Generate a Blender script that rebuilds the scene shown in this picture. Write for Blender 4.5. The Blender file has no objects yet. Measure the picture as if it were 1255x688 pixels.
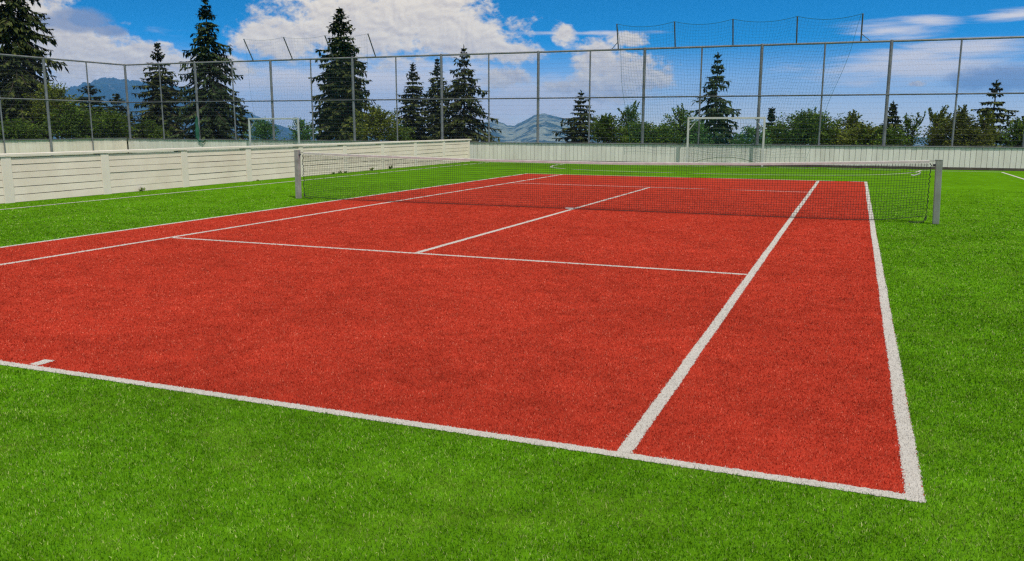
import bpy, math, random
import numpy as np
from mathutils import Vector, Matrix, noise as mnoise

C = bpy.context.scene.collection
sc = bpy.context.scene
R = math.radians
rng = np.random.default_rng(7)

# ------------------------------------------------------------------ materials
def new_mat(name):
    m = bpy.data.materials.new(name); m.use_nodes = True
    nt = m.node_tree; nt.nodes.clear()
    out = nt.nodes.new('ShaderNodeOutputMaterial')
    b = nt.nodes.new('ShaderNodeBsdfPrincipled')
    nt.links.new(b.outputs[0], out.inputs[0])
    return m, nt, b, out

def ramp(nt, fac, stops):
    r = nt.nodes.new('ShaderNodeValToRGB')
    el = r.color_ramp.elements
    while len(el) < len(stops): el.new(0.5)
    for e, (p, c) in zip(el, stops):
        e.position = p; e.color = (*c, 1)
    nt.links.new(fac, r.inputs[0])
    return r.outputs[0]

def mixc(nt, a, b, fac, mode='MIX'):
    n = nt.nodes.new('ShaderNodeMix'); n.data_type = 'RGBA'; n.blend_type = mode
    for sock, v in ((n.inputs[0], fac), (n.inputs[6], a), (n.inputs[7], b)):
        if hasattr(v, 'links'): nt.links.new(v, sock)
        elif isinstance(v, tuple): sock.default_value = (*v, 1)
        else: sock.default_value = v
    return n.outputs[2]

def noise_tex(nt, scale, detail=4, rough=.55, stretch=None, coord='Position', dist=0):
    g = nt.nodes.new('ShaderNodeNewGeometry'); src = g.outputs['Position']
    if stretch:
        mp = nt.nodes.new('ShaderNodeMapping'); mp.inputs['Scale'].default_value = stretch
        nt.links.new(src, mp.inputs[0]); src = mp.outputs[0]
    n = nt.nodes.new('ShaderNodeTexNoise')
    n.inputs['Scale'].default_value = scale; n.inputs['Detail'].default_value = detail
    n.inputs['Roughness'].default_value = rough; n.inputs['Distortion'].default_value = dist
    nt.links.new(src, n.inputs['Vector'])
    return n.outputs[0]

def island(nt):
    g = nt.nodes.new('ShaderNodeNewGeometry'); return g.outputs['Random Per Island']

def bump(nt, b, h, strength=.3, dist=.01):
    n = nt.nodes.new('ShaderNodeBump'); n.inputs['Strength'].default_value = strength
    n.inputs['Distance'].default_value = dist
    nt.links.new(h, n.inputs['Height']); nt.links.new(n.outputs[0], b.inputs['Normal'])

def plain(name, c1, c2, scale=4, rough=.6, metal=0, isl=0, b_=0, spec=.3, stretch=None):
    m, nt, b, out = new_mat(name)
    n = noise_tex(nt, scale, 6, .6, stretch)
    col = ramp(nt, n, [(.3, c1), (.7, c2)])
    if isl:
        v = ramp(nt, island(nt), [(0, (1 - isl,) * 3), (1, (1 + isl * .5,) * 3)])
        col = mixc(nt, col, v, 1.0, 'MULTIPLY')
    nt.links.new(col, b.inputs['Base Color'])
    b.inputs['Roughness'].default_value = rough; b.inputs['Metallic'].default_value = metal
    b.inputs['Specular IOR Level'].default_value = spec
    if b_: bump(nt, b, noise_tex(nt, scale * 6, 5), b_, .01)
    return m

def turf(name, stops, blotch, fibre=True, worn=None):
    """artificial turf: per fibre colour spread, with patches trodden lighter and darker"""
    m, nt, b, out = new_mat(name)
    if fibre: f = island(nt)
    else: f = noise_tex(nt, 90, 3, .8)
    col = ramp(nt, f, stops)
    n1 = noise_tex(nt, .55, 7, .62)
    n2 = noise_tex(nt, 2.6, 6, .7, (1, 1.0, 1), dist=.6)
    v1 = ramp(nt, n1, [(.3, (1 - blotch,) * 3), (.7, (1 + blotch * .55,) * 3)])
    v2 = ramp(nt, n2, [(.28, (1 - blotch * 1.3,) * 3), (.5, (1, 1, 1)), (.72, (1 + blotch * .9,) * 3)])
    col = mixc(nt, col, v1, 1.0, 'MULTIPLY'); col = mixc(nt, col, v2, 1.0, 'MULTIPLY')
    n4 = noise_tex(nt, 7, 6, .75)
    v4 = ramp(nt, n4, [(.3, (1 - blotch * 1.2,) * 3), (.7, (1 + blotch * .8,) * 3)])
    col = mixc(nt, col, v4, 1.0, 'MULTIPLY')
    if worn:
        n3 = noise_tex(nt, 1.3, 8, .75)
        w = ramp(nt, n3, [(.52, (0, 0, 0)), (.74, (1, 1, 1))])
        col = mixc(nt, col, worn, w)
    nt.links.new(col, b.inputs['Base Color'])
    b.inputs['Roughness'].default_value = .9; b.inputs['Specular IOR Level'].default_value = 0
    if not fibre: bump(nt, b, noise_tex(nt, 70, 4, .8), .6, .02)
    return m

def foliage(name, stops, trans=.0):
    m, nt, b, out = new_mat(name)
    col = ramp(nt, island(nt), stops)
    n = noise_tex(nt, .8, 3)
    col = mixc(nt, col, ramp(nt, n, [(.3, (.72, .75, .7)), (.7, (1.2, 1.2, 1.1))]), 1.0, 'MULTIPLY')
    nt.links.new(col, b.inputs['Base Color'])
    b.inputs['Roughness'].default_value = .8; b.inputs['Specular IOR Level'].default_value = .06
    if trans:
        t = nt.nodes.new('ShaderNodeBsdfTranslucent'); nt.links.new(col, t.inputs[0])
        mx = nt.nodes.new('ShaderNodeMixShader'); mx.inputs[0].default_value = trans
        nt.links.new(b.outputs[0], mx.inputs[1]); nt.links.new(t.outputs[0], mx.inputs[2])
        nt.links.new(mx.outputs[0], out.inputs[0])
    return m

GREEN = [(0, (.018, .080, .002)), (.5, (.080, .228, .007)), (.82, (.140, .315, .020)), (.93, (.27, .37, .08)), (1, (.42, .44, .18))]
RED = [(0, (.17, .012, .007)), (.5, (.43, .038, .021)), (.84, (.56, .074, .042)), (1, (.66, .21, .13))]
WHITE = [(0, (.46, .43, .38)), (.5, (.52, .49, .44)), (1, (.58, .55, .50))]
M = dict(
    grass_base=turf('green_turf_backing', [(0, (.050, .140, .003)), (1, (.125, .300, .008))], .20, False),
    grass=turf('green_turf_fibre', GREEN, .24, True, (.19, .27, .035)),
    red_base=turf('red_turf_backing', [(0, (.29, .024, .013)), (1, (.50, .055, .029))], .15, False),
    red=turf('red_turf_fibre', RED, .17),
    white_base=turf('white_turf_backing', [(0, (.45, .42, .375)), (1, (.54, .51, .46))], .04, False),
    white=turf('white_turf_fibre', WHITE, .03),
    wall_white=plain('white_painted_boards', (.63, .535, .425), (.74, .65, .535), 1.2, .55, isl=.05, b_=.15),
    wall_gap=plain('dark_gap', (.24, .22, .19), (.32, .295, .26), 3, .9),
    back_board=plain('grey_white_boards', (.56, .525, .46), (.68, .645, .575), 1.5, .6, isl=.07, b_=.15, stretch=(3, 3, .6)),
    cap_white=plain('white_cap', (.63, .555, .455), (.72, .65, .55), 1, .5, isl=.06),
    cap_grey=plain('grey_metal_cap', (.11, .12, .11), (.20, .21, .19), 1.5, .45, .3),
    footing=plain('dark_footing', (.045, .035, .028), (.10, .08, .065), 3, .9),
    steel=plain('galvanised_steel', (.13, .135, .14), (.23, .235, .235), 3, .5, .35),
    steel_dark=plain('weathered_steel', (.07, .075, .08), (.13, .135, .14), 3, .55, .3),
    wire=plain('grey_wire', (.10, .11, .12), (.16, .17, .18), 3, .5, .2),
    green_net=plain('green_netting', (.008, .06, .035), (.02, .10, .06), 3, .8),
    dark_net=plain('black_netting', (.012, .016, .012), (.03, .035, .028), 8, .85),
    tape=plain('white_headband', (.42, .39, .35), (.56, .53, .48), 9, .8),
    post=plain('grey_post_paint', (.15, .165, .135), (.23, .25, .21), 3, .5, b_=.1),
    post_worn=plain('worn_post_paint', (.17, .155, .14), (.34, .32, .29), 5, .6, b_=.1),
    goal_white=plain('white_goal_paint', (.38, .38, .35), (.48, .47, .44), 3, .4),
    goal_grey=plain('net_dimmed_goal_paint', (.30, .32, .31), (.42, .44, .43), 3, .5),  # same white paint, with the dimming by the netting put into its colour
    bark=plain('bark', (.03, .022, .015), (.075, .055, .04), 6, .9),
    spruce=foliage('spruce_needles', [(0, (.008, .014, .004)), (.6, (.032, .045, .013)), (1, (.088, .10, .028))]),
    spruce_b=foliage('spruce_needles_bluish', [(0, (.007, .014, .005)), (.6, (.024, .042, .015)), (1, (.06, .085, .03))]),
    leaf=foliage('broad_leaf_green', [(0, (.022, .050, .007)), (.6, (.068, .125, .013)), (1, (.15, .22, .035))], .25),
    leaf_d=foliage('broad_leaf_dark', [(0, (.018, .042, .005)), (.6, (.058, .110, .010)), (1, (.14, .20, .028))], .2),
    leaf_y=foliage('broad_leaf_yellowish', [(0, (.04, .06, .007)), (.6, (.11, .145, .016)), (1, (.21, .23, .04))], .25),
    leaf_o=foliage('broad_leaf_olive', [(0, (.03, .042, .007)), (.6, (.080, .100, .016)), (1, (.16, .17, .03))], .2),
    leaf_b=foliage('broad_leaf_bright', [(0, (.03, .085, .02)), (.6, (.07, .17, .04)), (1, (.15, .27, .08))], .3),
)

# ------------------------------------------------------------------ mesh helpers
class MB:
    def __init__(s): s.v = []; s.f = []; s.m = []
    def add(s, verts, faces, mi=0):
        o = len(s.v); s.v.extend([tuple(p) for p in verts])
        s.f.extend([tuple(i + o for i in f) for f in faces]); s.m.extend([mi] * len(faces))
    def box(s, x0, y0, z0, x1, y1, z1, mi=0):
        s.add([(x0, y0, z0), (x1, y0, z0), (x1, y1, z0), (x0, y1, z0), (x0, y0, z1), (x1, y0, z1), (x1, y1, z1), (x0, y1, z1)],
              [(3, 2, 1, 0), (4, 5, 6, 7), (0, 1, 5, 4), (1, 2, 6, 5), (2, 3, 7, 6), (3, 0, 4, 7)], mi)
    def obox(s, p, ax, ay, az, mi=0):
        """oriented box from corner p with three edge vectors"""
        p, ax, ay, az = map(Vector, (p, ax, ay, az))
        q = [p, p + ax, p + ax + ay, p + ay]; q += [a + az for a in q]
        s.add(q, [(3, 2, 1, 0), (4, 5, 6, 7), (0, 1, 5, 4), (1, 2, 6, 5), (2, 3, 7, 6), (3, 0, 4, 7)], mi)
    def tube(s, pts, r, n=8, mi=0, caps=True):
        pts = [Vector(p) for p in pts]; k = len(pts)
        rr = r if isinstance(r, (list, tuple)) else [r] * k
        t0 = (pts[-1] - pts[0]).normalized()
        ref = Vector((0, 0, 1)) if abs(t0.z) < .9 else Vector((1, 0, 0))
        vs = []
        for i, p in enumerate(pts):
            t = (pts[min(i + 1, k - 1)] - pts[max(i - 1, 0)]).normalized()
            a = t.cross(ref).normalized(); b = t.cross(a)
            for j in range(n):
                an = 2 * math.pi * j / n
                vs.append(p + (a * math.cos(an) + b * math.sin(an)) * rr[i])
        fs = [(i * n + j, i * n + (j + 1) % n, (i + 1) * n + (j + 1) % n, (i + 1) * n + j) for i in range(k - 1) for j in range(n)]
        if caps: fs += [tuple(range(n)), tuple((k - 1) * n + n - 1 - j for j in range(n))]
        s.add(vs, fs, mi)
    def build(s, name, mats, parent=None, smooth=False, bevel=0):
        me = bpy.data.meshes.new(name)
        base = Vector(parent['_w']) if parent is not None and '_w' in parent.keys() else Vector((0, 0, 0))
        me.from_pydata([(x - base.x, y - base.y, z - base.z) for x, y, z in s.v], [], s.f)
        return finish(me, name, mats, parent, smooth, s.m, bevel)

def finish(me, name, mats, parent=None, smooth=False, mi=None, bevel=0):
    for m in (mats if isinstance(mats, (list, tuple)) else [mats]): me.materials.append(m)
    if mi is not None and any(mi): me.polygons.foreach_set('material_index', np.array(mi, dtype=np.int32))
    if smooth: me.polygons.foreach_set('use_smooth', np.ones(len(me.polygons), dtype=bool))
    me.update()
    o = bpy.data.objects.new(name, me); C.objects.link(o)
    if parent is not None: o.parent = parent
    if bevel:
        b = o.modifiers.new('bevel', 'BEVEL'); b.width = bevel; b.segments = 2; b.limit_method = 'ANGLE'
    return o

def np_mesh(name, V, F, mats, parent=None, mi=None, smooth=False):
    """V (n,3) array, F (m,k) array of equal sized faces"""
    base = np.array(parent['_w']) if parent is not None and '_w' in parent.keys() else np.zeros(3)
    me = bpy.data.meshes.new(name)
    k = F.shape[1]
    me.vertices.add(len(V)); me.vertices.foreach_set('co', (V - base).astype(np.float32).ravel())
    me.loops.add(F.size); me.loops.foreach_set('vertex_index', F.astype(np.int32).ravel())
    me.polygons.add(len(F)); me.polygons.foreach_set('loop_start', np.arange(0, F.size, k, dtype=np.int32))
    me.validate(verbose=False)
    return finish(me, name, mats, parent, smooth, mi)

def thing(name, label, cat, loc, group=None):
    o = bpy.data.objects.new(name, None); C.objects.link(o); o.location = loc
    o.empty_display_size = .3
    o['label'] = label; o['category'] = cat; o['_w'] = tuple(loc)
    if group: o['group'] = group
    return o
def tag(o, label, cat, group=None):
    o['label'] = label; o['category'] = cat
    if group: o['group'] = group
    return o
def structure(o, label=None):
    o['kind'] = 'structure'
    if label: o['label'] = label
    return o

def cords(lines, r, n=3):
    """thin cords along polylines (k,3): returns V, F of prisms with n sides"""
    Vs, Fs, o = [], [], 0
    for P in lines:
        P = np.asarray(P, float); k = len(P)
        t = np.gradient(P, axis=0); t /= np.linalg.norm(t, axis=1)[:, None] + 1e-12
        ref = np.where(np.abs(t[:, 1:2]) < .9, np.array([[0, 1., 0]]), np.array([[1., 0, 0]]))
        a = np.cross(t, ref); a /= np.linalg.norm(a, axis=1)[:, None]; b = np.cross(t, a)
        an = 2 * np.pi * np.arange(n) / n
        V = P[:, None, :] + r * (a[:, None, :] * np.cos(an)[None, :, None] + b[:, None, :] * np.sin(an)[None, :, None])
        Vs.append(V.reshape(-1, 3))
        i, j = np.meshgrid(np.arange(k - 1), np.arange(n), indexing='ij'); j2 = (j + 1) % n
        F = np.stack([i * n + j, i * n + j2, (i + 1) * n + j2, (i + 1) * n + j], -1).reshape(-1, 4) + o
        Fs.append(F); o += len(P) * n
    return np.concatenate(Vs), np.concatenate(Fs)

# ------------------------------------------------------------------ terrain
def land(x, y):
    """height of the natural ground outside the levelled pitch"""
    dx = max(-32.6 - x, 0, x - 45); dy = max(y - 20.9, 0, -45 - y)
    d = math.hypot(dx, dy)
    if d <= 0: return -.06
    z = -.06 - .09 * min(d, 60)
    if d > 60: z -= .22 * (d - 60) if d < 650 else .22 * 590
    return z

def terrain():
    cx, cy = 0, 0
    radii = [0, 15, 25, 32, 36, 40, 45, 50, 56, 63, 72, 85, 100, 130, 170, 240, 350, 500, 650, 900, 1500, 2600, 4500, 8000, 12500]
    nseg = 144
    vs, fs = [], []
    for r in radii:
        for j in range(nseg):
            a = 2 * math.pi * j / nseg
            x, y = cx + r * math.sin(a), cy + r * math.cos(a)
            z = land(x, y)
            if r > 40: z += (mnoise.noise((x * .02, y * .02, 0))) * min(1.5, (r - 40) * .02)
            vs.append((x, y, z))
    for i in range(len(radii) - 1):
        for j in range(nseg):
            k = (j + 1) % nseg
            fs.append((i * nseg + j, (i + 1) * nseg + j, (i + 1) * nseg + k, i * nseg + k))
    mb = MB(); mb.add(vs, fs)
    m, nt, b, out = new_mat('meadow_and_forest_floor')
    n = noise_tex(nt, .004, 8, .6); n2 = noise_tex(nt, .5, 6, .7)
    col = ramp(nt, n, [(.35, (.02, .04, .015)), (.5, (.05, .085, .025)), (.65, (.10, .14, .045))])
    col = mixc(nt, col, ramp(nt, n2, [(.3, (.7, .7, .7)), (.7, (1.15, 1.15, 1.1))]), 1.0, 'MULTIPLY')
    nt.links.new(col, b.inputs['Base Color']); b.inputs['Roughness'].default_value = .95
    structure(mb.build('hillside', m, smooth=True), 'natural slope falling away beyond the fences into the valley')
terrain()

def mountain(name, prof, dist, base, wfront, wback, mat, label, seed):
    az = np.arange(prof[0][0], prof[-1][0] + .001, .07)
    el = np.interp(az, [p[0] for p in prof], [p[1] for p in prof])
    cx, cy, cz = 5.08, -15.79, 1.61
    ts = np.concatenate([np.linspace(-1, 0, 46), np.linspace(0, 1, 14)[1:]])
    vs = []
    for i, a in enumerate(az):
        pk = cz + dist * math.tan(R(el[i])) - base
        pk *= 1 + .035 * mnoise.noise((a * 3.1, seed, 1)) + .02 * mnoise.noise((a * 9.0, seed, 5))
        for t in ts:
            d = dist + (wfront if t < 0 else wback) * t
            x, y = cx + d * math.sin(R(a)), cy + d * math.cos(R(a))
            s = (1 - abs(t)) ** 1.15
            q = Vector((x, y, 0)) * .0011
            spur = mnoise.fractal(q + Vector((seed, 0, 0)), 1.0, 2.1, 6) + .6 * abs(mnoise.noise(q * 2.3 + Vector((0, seed, 3))))
            h = pk * s + max(pk, 60) * .42 * spur * min(1, abs(t) * 3) * (1 - abs(t))
            vs.append((x, y, base + h))
    k = len(ts); fs = [(i * k + j, i * k + j + 1, (i + 1) * k + j + 1, (i + 1) * k + j) for i in range(len(az) - 1) for j in range(k - 1)]
    fs = [f[::-1] for f in fs]
    mb = MB(); mb.add(vs, fs)
    structure(mb.build(name, mat, smooth=True), label)

def mountain_mat(name, forest, pasture, rock, bias):
    m, nt, b, out = new_mat(name)
    n = noise_tex(nt, .0065, 9, .6, (1, 1, 2.0), dist=.8); n2 = noise_tex(nt, .012, 7, .65)
    col = ramp(nt, n, [(bias - .04, forest), (bias + .015, pasture)])
    col = mixc(nt, col, rock, ramp(nt, n2, [(.60, (0, 0, 0)), (.68, (1, 1, 1))]))
    v = ramp(nt, noise_tex(nt, .06, 5, .7), [(.3, (.6, .6, .6)), (.7, (1.25, 1.25, 1.25))])
    col = mixc(nt, col, v, 1.0, 'MULTIPLY')
    nt.links.new(col, b.inputs['Base Color']); b.inputs['Roughness'].default_value = .95
    return m
mountain('mountain', [(-62, .2), (-55.75, .9), (-52.62, 1.2), (-50.12, 1.66), (-49.02, 2.15), (-48.35, 2.39), (-47.23, 2.75), (-46.13, 2.64), (-44.33, 2.43), (-42.0, 2.18), (-39.15, .96), (-37.69, .2), (-35.2, -.58), (-32, -.9)],
         8600, -140, 3600, 1500, mountain_mat('far_mountain_slope', (.006, .02, .016), (.03, .055, .03), (.16, .16, .15), .60),
         'broad blue forested mountain ridge in the far left distance', 3.0)
mountain('mountain', [(-33, -1.1), (-30.45, -1.0), (-25.58, -.3), (-23.68, .24), (-23.13, .4), (-22.75, .29), (-22.21, .03), (-21.77, .03), (-20.96, .4), (-20.42, .72), (-19.76, .83), (-18.51, .51), (-17.43, .25), (-15.8, -.17), (-12.57, -.6), (-5, -.85), (6, -.7), (14, -.8)],
         6600, -140, 3500, 1300, mountain_mat('near_mountain_slope', (.008, .03, .016), (.19, .21, .14), (.26, .27, .23), .52),
         'blue green mountain with pale alpine pastures beyond the back fence', 9.0)

# ------------------------------------------------------------------ pitch, court, lines and their turf fibres
mb = MB(); mb.add([(-32.3, -40, 0), (40, -40, 0), (40, 20.72, 0), (-32.3, 20.72, 0)], [(0, 1, 2, 3)])
COURT = [(-5.46, -11.92), (5.47, -11.92), (5.47, 11.5), (-5.36, 11.5)]
W1, W2 = .085, .06
def band(p, q, w):
    p, q = np.array(p, float), np.array(q, float); t = (q - p) / np.linalg.norm(q - p); nrm = np.array([-t[1], t[0]]) * w / 2
    return [p - nrm, q - nrm, q + nrm, p + nrm]
LINES = [  # name, polygon (anticlockwise)
    ('base_line', [(-5.46, -11.93), (5.47, -11.93), (5.47, -11.86), (-5.46, -11.86)]),
    ('base_line', [(-5.36, 11.42), (5.47, 11.42), (5.47, 11.50), (-5.36, 11.50)]),
    ('side_line', [(5.392, -11.86), (5.47, -11.86), (5.47, 11.42), (5.395, 11.42)]),
    ('side_line', [(-5.46, -11.86), (-5.382, -11.86), (-5.275, 11.42), (-5.36, 11.42)]),
    ('singles_line', [(4.070, -11.86), (4.147, -11.86), (4.15, 11.42), (4.07, 11.42)]),
    ('singles_line', [(-4.147, -11.86), (-4.07, -11.86), (-4.00, 11.42), (-4.085, 11.42)]),
    ('service_line', [(-4.08, -6.36), (4.065, -6.34), (4.065, -6.27), (-4.08, -6.29)]),
    ('service_line', [(-4.02, 6.74), (4.07, 6.48), (4.07, 6.54), (-4.02, 6.80)]),
    ('centre_line', [(-.10, -6.27), (-.02, -6.27), (.09, 6.58), (.02, 6.58)]),
    ('centre_mark', [(-.06, -11.85), (.03, -11.85), (.03, -11.72), (-.06, -11.72)]),
]
def inside(poly, P):
    ok = np.ones(len(P), bool); n = len(poly)
    for i in range(n):
        a, b = np.array(poly[i]), np.array(poly[(i + 1) % n])
        ok &= ((b[0] - a[0]) * (P[:, 1] - a[1]) - (b[1] - a[1]) * (P[:, 0] - a[0])) >= 0
    return ok

def fibre_points(n, r0, r1, az0, az1, power):
    """points whose density falls with the distance from where one stands at the court corner"""
    u = rng.random(n)
    if power == 0: r = np.sqrt(r0 ** 2 + u * (r1 ** 2 - r0 ** 2))
    else: r = r0 * (r1 / r0) ** u
    a = np.radians(az0 + (az1 - az0) * rng.random(n))
    return np.stack([5.08 + r * np.sin(a), -15.79 + r * np.cos(a)], 1), r

A0, A1 = -66, 22
p1, r1 = fibre_points(195000, 2.3, 4.6, A0, A1, 0)
p2, r2 = fibre_points(900000, 4.6, 26, A0 + 2, A1 - 2, 1)
PP = np.concatenate([p1, p2]); RR = np.concatenate([r1, r2])
PP += 0
far = rng.random(len(PP)) > np.clip((RR - 15) / 11, 0, 1)
PP, RR = PP[far], RR[far]
PJ = PP + rng.normal(0, .006, PP.shape)
in_court = inside(COURT, PJ)
lid = np.full(len(PP), -1)
for i, (nm, poly) in enumerate(LINES): lid[inside(poly, PJ)] = i
out_ok = (PP[:, 0] > -11.1) & (PP[:, 1] < 20.2)

def fibres(P, r, h, w, z0):
    n = len(P)
    an = rng.random(n) * 2 * np.pi; tilt = np.abs(rng.normal(0, .55, n)) + .1
    L = h * rng.uniform(.6, 1.15, n)
    ww = w * np.maximum(1, r / 4.6) * rng.uniform(.7, 1.3, n)
    da = rng.random(n) * 2 * np.pi
    side = np.stack([np.cos(da), np.sin(da), np.zeros(n)], 1) * ww[:, None] / 2
    tip = np.stack([np.cos(an) * np.sin(tilt), np.sin(an) * np.sin(tilt), np.cos(tilt)], 1) * L[:, None]
    b = np.column_stack([P, np.full(n, z0)])
    V = np.stack([b - side, b + side, b + tip + side * .35, b + tip - side * .35], 1).reshape(-1, 3)
    return V, np.arange(4 * n).reshape(n, 4)

def sheet_with_fibres(name, poly, z, sel, mats, h, w, parent=None):
    poly3 = np.array([(x, y, z) for x, y in poly])
    V, F = fibres(PP[sel], RR[sel], h, w, 0)
    V = np.concatenate([poly3, V]); F = np.concatenate([[[0, 1, 2, 3]], F + 4])
    mi = np.ones(len(F), np.int32); mi[0] = 0
    return np_mesh(name, V, F, mats, parent, mi)

g = sheet_with_fibres('ground', [(-32.3, -40), (40, -40), (40, 20.72), (-32.3, 20.72)], 0, (~in_court) & (lid < 0) & out_ok, [M['grass_base'], M['grass']], .014, .0034)
structure(g, 'bright green artificial turf surrounding the red court')
court = sheet_with_fibres('tennis_court', COURT, .0015, in_court & (lid < 0), [M['red_base'], M['red']], .012, .0034)
structure(court, 'red artificial turf tennis court with white lines')
def ragged_line(nm, poly, sel):
    """a line of white pile: its two long edges break up fibre by fibre"""
    a, b, c, d = [np.array(p) for p in poly]
    if np.linalg.norm(b - a) >= np.linalg.norm(d - a): p0, p1, q0, q1 = a, b, d, c
    else: p0, p1, q0, q1 = b, c, a, d
    n = int(np.linalg.norm(p1 - p0) / .011) + 1; t = np.linspace(0, 1, n)[:, None]
    P = p0 + (p1 - p0) * t; Q = q0 + (q1 - q0) * t
    nr = (Q[0] - P[0]) / np.linalg.norm(Q[0] - P[0])
    wob = np.interp(np.arange(n), np.arange(0, n + 60, 60), rng.normal(0, .003, len(np.arange(0, n + 60, 60))))[:, None]
    P = P + nr * (rng.normal(0, .0032, (n, 1)) + wob); Q = Q + nr * (rng.normal(0, .0032, (n, 1)) + wob)
    V0 = np.concatenate([np.column_stack([P, np.full(n, .003)]), np.column_stack([Q, np.full(n, .003)])])
    k = np.arange(n - 1); F0 = np.stack([k, k + 1, n + k + 1, n + k], 1)
    if np.cross(p1 - p0, q0 - p0) < 0: F0 = F0[:, ::-1]
    V, F = fibres(PP[sel], RR[sel], .009, .0034, 0.001)
    mi = np.concatenate([np.zeros(len(F0), np.int32), np.ones(len(F), np.int32)])
    np_mesh(nm, np.concatenate([V0, V]), np.concatenate([F0, F + len(V0)]), [M['white_base'], M['white']], court, mi)
for i, (nm, poly) in enumerate(LINES): ragged_line(nm, poly, lid == i)

def pitch_line(pts, w, nm):
    pts = [Vector((x, y, .005)) for x, y in pts]; vs, fs = [], []
    for i, p in enumerate(pts):
        t = (pts[min(i + 1, len(pts) - 1)] - pts[max(i - 1, 0)]).normalized(); nn = Vector((-t.y, t.x, 0)) * w / 2
        vs += [p - nn, p + nn]
    fs = [(2 * i, 2 * i + 2, 2 * i + 3, 2 * i + 1) for i in range(len(pts) - 1)]
    m = MB(); m.add(vs, fs); m.build(nm, M['white_base'], g)
pitch_line([(-10.12, -14), (-10.12, 19.3)], .08, 'touch_line')
pitch_line([(-10.08, 19.34), (10.0, 19.34)], .08, 'goal_line')
pitch_line([(10.04, 19.3), (10.04, -14)], .08, 'touch_line')
arc = [(-6.55, 19.3), (-6.45, 17.6), (-6.05, 16.1), (-5.2, 15.15), (-4.1, 14.6), (-2.8, 14.25), (-1.4, 14.0), (0, 13.93), (1.4, 13.95), (2.8, 14.15), (4.1, 14.55), (5.4, 15.25), (6.4, 16.4), (7.1, 17.8), (7.4, 19.3)]
from mathutils import geometry as _g
fine = []
for i in range(len(arc) - 1):
    p0, p1_, p2_, p3 = [np.array(arc[min(max(i + k, 0), len(arc) - 1)]) for k in (-1, 0, 1, 2)]
    for s in np.linspace(0, 1, 6)[:-1]:
        fine.append(tuple(.5 * ((2 * p1_) + (-p0 + p2_) * s + (2 * p0 - 5 * p1_ + 4 * p2_ - p3) * s * s + (-p0 + 3 * p1_ - 3 * p2_ + p3) * s ** 3)))
fine.append(arc[-1])
pitch_line(fine, .08, 'goal_area_line')

# ------------------------------------------------------------------ low white board wall on the left
w = thing('board_wall', 'low white wall of horizontal boards between posts along the left of the lawn', 'wall', (-11.3, 8, 0))
WY = [-8.40, -5.85, -3.30, -.78, 1.78, 4.34, 6.87, 9.40, 11.93, 14.50, 17.05, 19.62]
rnd = random.Random(4)
for i, y in enumerate(WY):
    hw = .115 if i < len(WY) - 1 else .08
    m = MB(); m.box(-11.50, y - hw, -.05, -11.26, y + hw, .955); m.build('post', M['cap_white'], w, bevel=.008)
for i in range(len(WY) - 1):
    y0, y1 = WY[i] + .115, WY[i + 1] - (.115 if i < len(WY) - 2 else .08)
    m = MB(); m.box(-11.44, y0, .0, -11.35, y1, .93, 1)
    nb = 6; zz = [.0, .165, .33, .49, .64, .80, .935]
    dz0 = [0] + [rnd.uniform(-.012, .012) for _ in range(nb - 1)] + [0]
    dz1 = [0] + [rnd.uniform(-.012, .012) for _ in range(nb - 1)] + [0]
    for k in range(nb):
        xo = rnd.uniform(-.004, .004)
        a0, a1, b0, b1 = zz[k] + dz0[k] + .006, zz[k + 1] + dz0[k + 1] - .005, zz[k] + dz1[k] + .006, zz[k + 1] + dz1[k + 1] - .005
        ys = [y0 + .003, y0 + (y1 - y0) * .5, y1 - .003]
        sag = [0, rnd.uniform(-.008, .008), 0]
        X0, X1 = -11.345, -11.282 + xo
        vs = []
        for q, yy in enumerate(ys):
            f = q / 2; zl = a0 + (b0 - a0) * f; zh = a1 + (b1 - a1) * f
            if k < nb - 1: zh += sag[q]
            vs += [(X0, yy, zl), (X1 + .006, yy, zl), (X1, yy, zh), (X0, yy, zh)]
        fs = [(3, 2, 1, 0), (8, 9, 10, 11)]
        for q in range(2):
            o = q * 4
            for a in range(4):
                b_ = (a + 1) % 4; fs.append((o + a, o + b_, o + 4 + b_, o + 4 + a))
        m.add(vs, fs)
    m.build('board_panel', [M['wall_white'], M['wall_gap']], w)
for i in range(0, len(WY) - 1, 2):
    y0, y1 = WY[i], WY[min(i + 2, len(WY) - 1)]
    if i == 0: y0 -= .1
    if i + 2 >= len(WY) - 1: y1 = WY[-1] + .22
    m = MB(); dz = rnd.uniform(-.004, .004)
    m.box(-11.54, y0 + .003, .957 + dz, -11.238, y1 - .003, 1.015 + dz); m.build('cap', M['cap_white'], w, bevel=.006)

# ------------------------------------------------------------------ perimeter walls of vertical boards
def yb(x): return 20.38 + .01 * x
wb = thing('boarded_wall', 'long grey white wall of vertical boards closing the far end behind the goal', 'wall', (0, 20.4, 0))
m = MB(); m2 = MB(); x = -32.15; rnd = random.Random(11)
while x < 24:
    bw = rnd.choice([.17, .19, .21]); d = rnd.uniform(-.006, .006)
    y = yb(x); m.box(x + .006, y + d, .10, x + bw - .006, y + .03, .835); x += bw
m.build('board_panel', M['back_board'], wb)
m = MB(); m.obox((-32.15, yb(-32.15) + .034, .02), (56.2, .562, 0), (0, .09, 0), (0, 0, .81)); m.build('backing', M['wall_gap'], wb)
m = MB(); m.obox((-32.15, yb(-32.15) - .012, -.02), (56.2, .562, 0), (0, .04, 0), (0, 0, .115)); m.build('footing', M['footing'], wb)
m = MB(); m.obox((-32.15, yb(-32.15) - .05, .84), (56.2, .562, 0), (0, .24, 0), (0, 0, .038)); m.build('cap', M['cap_grey'], wb, bevel=.005)
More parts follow.
